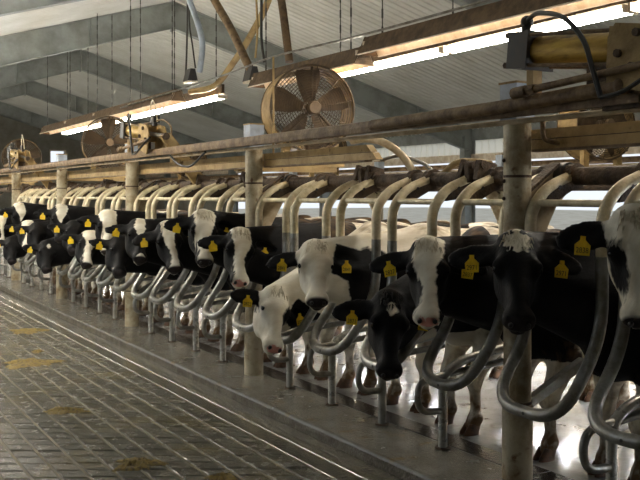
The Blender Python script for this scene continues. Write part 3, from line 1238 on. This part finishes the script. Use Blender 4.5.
    # neck and shoulders
    nm = np.clip((.42 - VV[:, 0]) / .12, 0, 1) * np.clip((VV[:, 2] - .78 + .12 * np.sin(VV[:, 1] * 11 + ci)) / .1, 0, 1)
    ncol = {-1: -.15, 1: .15, 0: .12}[c['neck']]
    W = W * (1 - nm) + nm * ncol
    lg = np.clip((.62 - VV[:, 2]) / .1, 0, 1) * (VV[:, 0] < 1.75)
    W = W * (1 - lg) + lg * .15
    # head
    inhead = (a > -.09) & (a < .62) & (bb > -.30) & (np.abs(cc) < .34)
    inhead = np.clip(np.minimum(np.minimum(a + .10, .64 - a), np.minimum(bb + .31, .35 - np.abs(cc))) / .05, 0, 1)
    wd, sh = FACES[c['face']]
    wid = np.interp(a, [-.03, .1, .2, .3, .4, .5], wd)
    if c['face'] == 'white':
        Wh = .2 - np.abs(cc) * .4
        Wh = np.where(bb < -.26, .02, Wh)
        for sd in c.get('eyep', ()):
            ka, kr = (.25, .15) if sd < 0 else (.19, .09)
            dd = np.sqrt(((a - ka) / kr) ** 2 + ((cc + sd * .095) / .06) ** 2 + ((bb + .06) / .10) ** 2)
            Wh = np.minimum(Wh, (dd - 1) * .05)
        W = W * (1 - inhead) + Wh * inhead
    else:
        Wh = wid - np.abs(cc + .012 * np.sin(a * 17 + ci))
        Wh = np.minimum(Wh, (bb + .13) * .9)
        if c['face'] in ('star', 'spot'):
            wv = (.012 * np.sin(cc * 110 + 1) + .010 * np.sin(a * 140)) * (1 if c['face'] == 'star' else .3)
            Wh = (.058 if c['face'] == 'star' else .034) - np.sqrt(((a - (.035 if c['face'] == 'star' else .09)) * .9) ** 2 + cc ** 2) + wv
            Wh = np.minimum(Wh, (bb + .13) * .9)
        W = W * (1 - inhead) + Wh * inhead
    if c['face'] == 'white':
        for p, nb, ew, sd in c['ear']:
            base = p - ew * .125 * sc - nb * .03 * sc
            t = (VV - base) @ ew
            pr = np.sqrt(np.maximum((((VV - base) ** 2).sum(1) - t * t), 0))
            em = np.minimum(np.minimum(t - .03, .12 - pr) * 1.2, .06)
            W = np.minimum(W, -em)
    if c['neck'] == 0:     # black patch on the neck beside the cheek
        ctr = np.array((-.20, -.14, .98))
        wob = .04 * np.sin(VV[:, 2] * 23) + .03 * np.sin(VV[:, 0] * 31 + 1)
        W = np.minimum(W, (np.sqrt((((VV - ctr) / np.array((.21, .22, .27))) ** 2).sum(1)) - 1 + wob) * .2)
    mud = np.clip((.62 - VV[:, 2]) / .6, 0, 1) * .80
    mud = np.maximum(mud, .44 * np.clip((VV[:, 0] - .05) / .2, 0, 1))
    if c['pink']:
        pk = .030 - np.sqrt(((a - .495) / 1.0) ** 2 + (bb + .05) ** 2 * .5 + (cc * .55) ** 2)
        nd = np.full(len(VV), -1.0)
        for sd in (-1, 1):
            nd = np.maximum(nd, .014 - np.sqrt((a - .50) ** 2 + (bb + .035) ** 2 + (cc - sd * .042) ** 2))
    else:
        pk = np.full(len(VV), -1.0)
        nd = .052 - np.sqrt((a - .50) ** 2 + (bb + .06) ** 2 * .6 + (cc * .6) ** 2)
    for nme, arr in (('white', W), ('mud', mud), ('pink', pk), ('nosedark', nd)):
        at_ = me.attributes.new(nme, 'FLOAT', 'POINT')
        at_.data.foreach_set('value', arr.astype(np.float32))
    me.materials.append(M['coat'])
    cow = link('cow', me)
    cow.location = org
    tag(cow, c['label'], 'cow', 'dairy cows standing in the stalls')
    if ci < 9:
        fk = MB()
        for i in range(90):
            a0, c0 = rnd.uniform(-.035, .06), rnd.uniform(-.055, .055)
            bz = .006 - .3 * abs(c0) - .25 * max(0, -a0)
            p0 = H(a0, bz - .008, c0)
            ln = rnd.uniform(.035, .07)
            d1 = f * rnd.uniform(.1, .9) + b * rnd.uniform(.5, .9) + s * (c0 * 8 + rnd.uniform(-.7, .7))
            d1 /= np.linalg.norm(d1)
            d2 = d1 * .5 + f * .9 - b * .4
            d2 /= np.linalg.norm(d2)
            fk.tube([p0, p0 + d1 * ln * .5, p0 + d1 * ln * .5 + d2 * ln * .5], [.006, .005, .0015], 4)
        fm = fk.build('forelock', M['hairblack'] if c['face'] in ('none', 'spot') else M['hairwhite'], cow, True)
    # eyes
    for sd in (-1, 1):
        link('eye', eye_me, cow, H(.178, -.042, sd * .106))
        if ci < 8:
            no = link('nostril', nos_me, cow)
            mm = Matrix((Vector(f) * .7 + Vector(b) * .3, Vector(b), Vector(s))).transposed().to_4x4()
            mm.translation = Vector(H(.503, -.035, sd * .043))
            no.matrix_local = mm
    for x, y in c['feet']:
        link('hoof', hoof_me, cow, (x, y, .002))
    for p, nb, ew, sd in c['ear']:
        n = Vector(nb) + Vector((-.25, -.35, 0))
        n.z *= .3
        n.normalize()
        up = (Vector((0, 0, 1)) - n * n.z).normalized()
        rt = up.cross(n)
        roll = rnd.uniform(-.25, .25)
        up2 = up * math.cos(roll) + rt * math.sin(roll)
        rt2 = up2.cross(n)
        mw = Matrix((rt2, up2, n)).transposed().to_4x4()
        mw.translation = Vector(p) + n * .028 - Vector((0, 0, .018))
        e = link('ear_tag', tag_me, cow)
        e.matrix_local = mw
        bt = link('tag_button', but_me, e)
        bt.location = (0, 0, .001)
        if c['num']:
            nn = link('tag_number', number_mesh(c['num']), e)
            nn.matrix_local = Matrix.Translation((0, -.066, .0024)) @ Matrix.Diagonal((.8, 1, 1, 1))
    return cow


for ci, c in enumerate(COWS):
    build_cow(c, ci)


# ------------------------------------------------------------------ air cylinders
def make_cylinder():
    """origin at the rail above a post; runs along -Y (towards the viewer), tilted nose-down"""
    t = thing('air_cylinder', 'x', 'cylinder')
    A_, B_ = Vector((0, .06, .26)), Vector((0, -.68, .175))
    ax = (B_ - A_).normalized()
    side = Vector((1, 0, 0))
    up = side.cross(ax)
    if up.z < 0:
        up = -up

    def P(l, u=0, s_=0):
        return A_ + ax * l + up * u + side * s_
    sq = .088
    MB().prism([(-sq, -sq), (sq, -sq), (sq, sq), (-sq, sq)], P(-.06), P(.055), side, up).build('end_cap', M['black'], t)
    MB().prism([(-sq - .006, -sq - .006), (sq + .006, -sq - .006), (sq + .006, sq + .006), (-sq - .006, sq + .006)], P(.058), P(.082), side, up).build('end_flange', M['black'], t)
    MB().tube([P(.08), P(.58)], .072, 24).build('barrel', M['gold'], t, True)
    for u in (-1, 1):
        for s_ in (-1, 1):
            MB().tube([P(-.075, u * .073, s_ * .073), P(.60, u * .073, s_ * .073)], .009, 8).build('tie_rod', M['rail'], t, True)
            MB().tube([P(-.085, u * .073, s_ * .073), P(-.06, u * .073, s_ * .073)], .017, 6).build('nut', M['rust'], t)
    MB().prism([(-sq, -sq), (sq, -sq), (sq, sq), (-sq, sq)], P(.58), P(.64), side, up).build('front_cap', M['rusttan'], t)
    cp = MB()
    cp.prism([(.60, -.16), (.86, -.20), (.90, .02), (.84, .085), (.62, .10), (.585, .04)], P(0, 0, -.10), P(0, 0, -.085), ax, up)
    c1 = cp.build('clevis_plate', M['rusttan'], t)
    for l, u in ((.655, -.03), (.745, .055), (.83, -.05), (.735, -.085)):
        MB().tube([P(l, u, -.10), P(l, u, -.118)], .018, 8).build('bolt', M['rust'], c1, True)
    MB().prism([(.60, -.16), (.86, -.20), (.90, .02), (.84, .085), (.62, .10), (.585, .04)], P(0, 0, .085), P(0, 0, .10), ax, up).build('clevis_plate', M['rusttan'], t)
    MB().tube([P(.62), P(1.05)], .022, 10).build('piston_rod', M['galv'], t, True)
    # legs on the rail
    MB().bbox(-.03, .03, .0, .045, -.0, .19).build('stand', M['rusttan'], t)
    MB().bbox(-.05, .05, -.50, -.36, .03, .13).build('saddle', M['rust'], t)
    # slim push rod in front, with clevis end
    MB().tube([(-.13, -.01, .045), (-.13, -.95, .10)], .017, 10).build('push_rod', M['rail'], t, True)
    MB().tube([(-.13, .03, .043), (-.13, -.06, .048)], .028, 10).build('rod_end', M['rail'], t, True)
    MB().tube([(-.13, -.08, .049), (-.13, -.12, .051)], .026, 6).build('lock_nut', M['rail'], t)
    # valve and hoses
    v = MB()
    v.box(P(.80, .15), (.07, .10, .07)).box(P(.80, .115), (.04, .05, .06))
    v.tube([P(.73, .15), P(.68, .16)], .018, 8)
    v.build('valve', M['black'], t)
    MB().tube(curve3([P(.69, .165), P(.655, .26), P(.70, .345), P(.80, .27), P(.88, .13)], 6), .007, 6).build('thin_hose', M['galvtan'], t, True)
    el = MB()
    el.tube([P(-.03, .085), P(-.03, .135)], .024, 10).sphere(P(-.03, .145), .032, 10, 8)
    el.build('hose_elbow', M['black'], t, True)
    MB().tube(curve3([P(-.02, .15, -.01), P(.10, .175, -.05), P(.34, .135, -.13), P(.50, .03, -.16), P(.58, -.10, -.17), P(.64, -.22, -.17)], 8), .012, 8).build('hose', M['rubber'], t, True)
    MB().tube(curve3([P(.64, -.22, -.17), P(.76, -.19, -.17), P(.92, -.09, -.15), P(1.06, -.02, -.14)], 8), .010, 8).build('hose', M['rubber'], t, True)
    # lever down to the torque tube
    lv = MB()
    lv.prism([(-.05, .13), (.05, .17), (.52, -.38), (.40, -.45)], (0, -1.06, 0), (0, -1.01, 0), (1, 0, 0), (0, 0, 1))
    lv.build('lever_arm', M['rusttan'], t)
    MB().tube([(0, -1.09, .13), (0, -.99, .13)], .035, 10).build('lever_pin', M['rust'], t, True)
    return t


pc = make_cylinder()
for n, k in enumerate((0, 2, 4)):
    o = pc if n == 0 else copy_tree(pc)
    o.location = (3.50, Y0 + BAY * k - .27, 2.222)
    o.scale = (1.1, 1.13, 1.13)
    tag(o, ['large brassy air cylinder with black end cap and hose at upper right', 'brassy air cylinder above the third post', 'small distant air cylinder above the post at the left edge'][n], 'cylinder', 'air cylinders on the rail')


# ------------------------------------------------------------------ fans
def make_fan():
    t = thing('barrel_fan', 'x', 'fan')
    r, dep = .445, .40
    # local axis: -Y is the front
    n = 48

    def ring(rad, y, m=n):
        return [(rad * math.cos(2 * math.pi * k / m), y, rad * math.sin(2 * math.pi * k / m)) for k in range(m)]
    vs = ring(r, 0) + ring(r + .004, dep) + ring(r - .008, dep) + ring(r - .012, 0)
    fs = []
    for i in range(4):
        for k in range(n):
            k2 = (k + 1) % n
            fs.append((i * n + k, ((i + 1) % 4) * n + k, ((i + 1) % 4) * n + k2, i * n + k2))
    MB().add(vs, fs).build('drum', M['fandrum'], t, True)
    MB().tube(ring(r, -.004), .011, 8, closed=True).build('front_rim', M['fanwire'], t, True)
    MB().tube(ring(r, dep), .011, 8, closed=True).build('rear_rim', M['fanwire'], t, True)
    gm_ = MB()
    for i in range(1, 17):
        rad = r * i / 17 * .98
        yb = -.05 * (1 - (rad / r) ** 2)
        gm_.tube(ring(rad, yb, 40), .0036, 5, closed=True)
    for k in range(10):
        a = 2 * math.pi * k / 10 + .2
        gm_.tube([(rr * math.cos(a), -.05 * (1 - (rr / r) ** 2) - .003, rr * math.sin(a)) for rr in (.08, .2, .32, r)], .0045, 6)
    gm_.build('front_guard', M['fanwire'], t)
    rg = MB()
    stp = .034
    m = int(r / stp)
    for i in range(-m, m + 1):
        x = i * stp
        L = math.sqrt(max(r * r - x * x, 0)) * .99
        q = .7071
        for d in (1, -1):
            rg.tube([((x - L) * q, dep, (x + L) * q * d), ((x + L) * q, dep, (x - L) * q * d)], .003, 4)
    rg.build('rear_guard', M['fanwire'], t)
    for k in range(5):
        a = 2 * math.pi * k / 5 + .35
        vs = []
        for rr, wdt, tw in ((.07, .05, .6), (.2, .10, .5), (.33, .13, .38), (.415, .12, .3)):
            for sgn in (-1, 1):
                for th in (0, .006):
                    u, y = sgn * wdt * math.cos(tw), sgn * wdt * math.sin(tw) * .8 + .13 + th
                    ca, sa = math.cos(a), math.sin(a)
                    vs.append((rr * ca - u * sa, y, rr * sa + u * ca))
        fs = []
        for i in range(3):
            o = i * 4
            fs += [(o, o + 4, o + 6, o + 2), (o + 1, o + 3, o + 7, o + 5), (o, o + 1, o + 5, o + 4), (o + 2, o + 6, o + 7, o + 3)]
        fs += [(0, 2, 3, 1), (12, 13, 15, 14)]
        MB().add(vs, fs).build('blade', M['fanblade'], t, True)
    MB().tube([(0, -.10, 0), (0, -.085, 0), (0, .0, 0), (0, .2, 0)], [.06, .068, .07, .06], 20).build('motor', M['hub'], t, True)
    MB().tube([(0, -.03, 0), (.12, -.03, -.12), (.30, -.03, -.33)], .016, 8).build('motor_strut', M['fanwire'], t, True)
    MB().tube([(0, .03, 0), (-.31, .03, -.31)], .014, 8).build('motor_strut', M['fanwire'], t, True)
    MB().tube([(0, .03, 0), (0, .03, .44)], .014, 8).build('motor_strut', M['fanwire'], t, True)
    MB().bbox(-.30, -.22, .06, .14, -.56, -.30).bbox(.22, .30, .06, .14, -.56, -.30).bbox(-.36, .36, .05, .15, -.60, -.56).build('mount', M['rusttan'], t)
    return t


pfn = make_fan()
fl_ = [('large round brown barrel fan behind the rail near the picture centre', 4.5, 8.03), ('tan barrel fan above the middle air cylinder', 4.5, 15.03), ('pale barrel fan at the left edge behind the distant cylinder', 4.5, 22.03), ('barrel fan partly hidden under the near air cylinder, over the opposite row', 8.76, 8.03), ('barrel fan of the opposite row mostly hidden behind the big fan', 8.76, 15.03), ('farthest barrel fan over the opposite row', 8.76, 22.03)]
for n, (lab, x, y) in enumerate(fl_):
    o = pfn if n == 0 else copy_tree(pfn)
    o.location = (x + .05, y, 2.61)
    o.rotation_euler = (0, 0, R(-13 if x < 6 else -8))
    tag(o, lab, 'fan', 'round barrel fans above the stalls')
# the fans stand on cross arms reaching back from the beams
for n, (lab, x, y) in enumerate(fl_):
    x0, x1 = (3.72, x + .35) if x < 6 else (x - .35, 2 * RIDGE - 3.72)
    mb = MB()
    mb.bbox(x0, x1, y + .02, y + .12, 1.955, 2.022)
    tag(mb.build('fan_arm', M['rusttan']), 'tan cross arm carrying the ' + ['big central fan', 'fan above the middle cylinder', 'fan at the left edge', 'opposite-row fan at right', 'opposite-row fan behind the big one', 'farthest opposite-row fan'][n], 'beam', 'cross arms under the fans')

# ------------------------------------------------------------------ light fixtures
def roof_z(x):
    return ROOF0 - .03 - PITCH * abs(x - RIDGE)


def fixture(X, z, y0, y1, kind, lab, dz=0.0):
    t = thing('strip_light', lab, 'light', (X, y0, z), group='hanging strip lights')
    L = y1 - y0

    def ex(prof, nm, m, a=0.0, b=L):
        return MB().prism(prof, (0, a, dz * a / L), (0, b, dz * b / L), (1, 0, 0), (0, 0, 1)).build(nm, m, t)
    if kind == 'hood':
        ex([(-.04, .15), (.04, .15), (.12, -.02), (.116, -.02), (.038, .145), (-.038, .145), (-.116, -.02), (-.12, -.02)], 'hood', M['fixture'])
        ex([(-.036, .142), (.036, .142), (.114, -.024), (.110, -.024), (.034, .137), (-.034, .137), (-.110, -.024), (-.114, -.024)], 'reflector', M['white'])
        ex([(-.128, -.030), (-.112, -.030), (-.112, -.020), (-.128, -.020)], 'lip', M['white'])
        ex([(.112, -.030), (.128, -.030), (.128, -.020), (.112, -.020)], 'lip', M['white'])
        for a in (0, L - .012):
            ex([(-.045, .155), (.045, .155), (.125, -.024), (-.125, -.024)], 'end_plate', M['fixture'], a, a + .012)
        tz = .075
    else:
        ex([(-.022, .07), (-.022, .20), (.022, .20), (.022, .07)], 'channel', M['fixture'])
        ex([(-.03, .056), (-.03, .07), (.03, .07), (.03, .056)], 'cover_strip', M['white'])
        tz = .012
    n = max(1, round(L / 2.4))
    tx_ = .05 if kind == 'hood' else .034
    for i in range(n):
        a, b = i * L / n + .04, (i + 1) * L / n - .04
        MB().tube([(-tx_, a, tz + dz * a / L), (-tx_, b, tz + dz * b / L)], .022, 10).build('lamp_tube', (M['tube'] if X < 2 else M['tubeb']) if kind == 'bare' else M['tubepink'], t, True)
        MB().tube([(tx_, a, tz + dz * a / L), (tx_, b, tz + dz * b / L)], .022, 10).build('lamp_tube', (M['tube'] if X < 2 else M['tubeb']) if kind == 'bare' else M['tubepink'], t, True)
        for e in (a - .02, b):
            MB().bbox(-.08, .08, e, e + .02, tz - .02 + dz * a / L, tz + .04 + dz * a / L).build('lamp_holder', M['white'], t)
    m = max(2, round(L / 1.6))
    for i in range(m):
        y = .25 + i * (L - .5) / (m - 1)
        zt = roof_z(X) - z - .01
        ch = MB()
        zz = .15
        q = 0
        while zz < zt:
            z1 = min(zz + .09, zt)
            ch.tube([(0, y, zz), (0, y, z1)], .006 if q % 2 else .010, 5)
            zz = z1 - .004
            q += 1
            if zz > zt - .02:
                break
        ch.build('chain', M['black'], t)
    return t


fixture(4.85, 3.10, 2.4, 7.45, 'hood', 'brown rusty strip light hood above the big fan, running off the top edge', .02)
fixture(4.85, 3.04, 7.52, 9.95, 'hood', 'short strip light hood section just behind the big fan', .02)
fixture(5.35, 3.08, 2.4, 9.05, 'bare', 'long strip light with a bright white tube, nearest on the far side', .0)
fixture(5.35, 3.14, 12.1, 21.2, 'bare', 'long distant strip light with a bright tube at upper left', .0)
fixture(4.85, 3.14, 12.6, 21.0, 'hood', 'long distant brown strip light hood at upper left', .0)

for n_, yy in enumerate((8.6, 13.4, 18.2, 23.0, 27.8, 32.6)):  # fill lamps added out of view to brighten faces, lane and roof
    fixture(1.1, 3.15, yy, yy + 3.6, 'bare', 'added unseen strip light over the lane, %s from the viewer' % ORD[n_])

# lamps added on the reflector panels to light the platform behind the cows
for k in range(0, 6):
    yy = .8 + 3.5 * k
    t = thing('added_rear_lamp', '%s added low strip lamp behind the cows, on the reflector panel' % ORD[k].capitalize(), 'light', (6.29, yy, .98), group='added low lamps behind the cows')
    MB().bbox(-.05, .01, 0, 2.8, .06, .13).build('channel', M['white'], t)
    MB().tube([(-.03, .04, .03), (-.03, 2.76, .03)], .02, 8).build('lamp_tube', M['tube2'], t, True)
    for e in (0, 2.77):
        MB().bbox(-.055, .01, e, e + .03, 0, .06).build('lamp_holder', M['white'], t)

# steel wire above the hoods
wire = MB()
wp = [at(700, -62, 4.75), at(460, 8, 4.75), at(350, 38, 4.75), at(272, 57, 4.75), at(215, 78, 4.75), at(120, 108, 4.75)]
wire.tube(curve3(wp, 6), .012, 6)
tag(wire.build('support_cable', M['galv'], None, True), 'grey cable strung above the strip lights', 'cable')
# thin upright rod in front of the fan
a, b_ = at(273, 57, 4.0), at(274, 127, 4.0)
tag(MB().tube([(a.x, a.y, 2.0), (a.x, a.y, a.z)], .011, 8).build('upright_rod', M['rusttan'], None, True), 'thin tan upright rod at the left side of the big fan', 'rod')


# roof pipes and conduits at upper left
def pipe_px(pts, X, r, m, name, lab, cat, top=None):
    P = [at(x, y, X) for x, y in pts]
    mb = MB()
    mb.tube(curve3(P, 6), r, 10)
    tag(mb.build(name, m, None, True), lab, cat)


pipe_px([(184, -22), (189, 0), (197, 22), (202, 45), (199, 72)], 5.0, .045, M['boxgrey'], 'conduit', 'pale grey curved conduit dropping from the roof at upper left', 'pipe')
pipe_px([(196, -34), (214, 0), (231, 30), (250, 70)], 5.0, .055, M['rail'], 'brace_pipe', 'brown slanted pipe leading down to the strip light end', 'pipe')
pipe_px([(290, -72), (268, 0), (250, 36), (232, 64), (214, 86), (190, 92)], 5.2, .045, M['rusttan'], 'bent_pipe', 'tan bent pipe crossing down to the left strip light', 'pipe')
pipe_px([(272, -50), (281, 0), (289, 62)], 5.1, .05, M['fixture'], 'hanger_pipe', 'rusty upright pipe left of the centre above the fan', 'pipe')
pipe_px([(255, -30), (256, 0), (257, 30), (255, 58)], 5.1, .014, M['rusttan'], 'drop_wire', 'thin tan wire hanging beside the slanted pipe', 'wire')
pipe_px([(260, -30), (261, 0), (261, 40), (264, 62)], 5.1, .018, M['black'], 'drop_wire', 'thin dark wire hanging beside the slanted pipe', 'wire')
pipe_px([(187, -20), (187, 20), (186, 60), (185, 78)], 5.0, .014, M['black'], 'drop_cable', 'thin dark cable behind the pale curved conduit', 'wire')
pipe_px([(189, -20), (189, 22), (192, 45), (195, 68)], 5.0, .012, M['black'], 'drop_cable', 'thin slanting dark cable beside the pale curved conduit', 'wire')
# ballast boxes at the fixture ends
for (px, py), lab in (((190, 76), 'dark ballast box at the end of the left strip light'), ((251, 75), 'dark lamp hood end beside the big fan')):
    p = at(px, py, 5.0)
    t = thing('ballast_box', lab, 'box', p)
    MB().prism([(-.08, -.08), (.08, -.08), (.035, .10), (-.035, .10)], (0, -.1, 0), (0, .1, 0), (1, 0, 0), (0, 0, 1)).build('case', M['black'], t)
    MB().bbox(-.07, .07, -.11, .11, -.105, -.08).build('lamp_cover', M['white'], t)

# curved pale hose pipes behind the rail, between the fan and the nearest post
pipe_px([(352, 141), (366, 139), (382, 142), (398, 152), (408, 164), (416, 178)], 3.95, .03, M['railtan'], 'bent_pipe', 'pale pipe arching down behind the rail right of the fan', 'pipe')
pipe_px([(381, 160), (398, 156), (415, 160), (428, 167), (436, 176)], 4.0, .014, M['galv'], 'hose', 'thin grey hose arching above the pivot tube', 'hose')
pipe_px([(440, 177), (450, 167), (460, 162), (476, 162), (490, 164)], 4.0, .024, M['rusttan'], 'bent_pipe', 'tan arched pipe behind the nearest post', 'pipe')
pipe_px([(205, 152), (190, 166), (178, 164), (170, 156)], 3.45, .012, M['rubber'], 'hose', 'thin sagging hose below the middle air cylinder', 'hose')
pipe_px([(124, 129), (148, 123), (162, 120), (170, 126), (171, 134)], 3.5, .010, M['rail'], 'hose', 'thin hose arching over the middle air cylinder', 'hose')
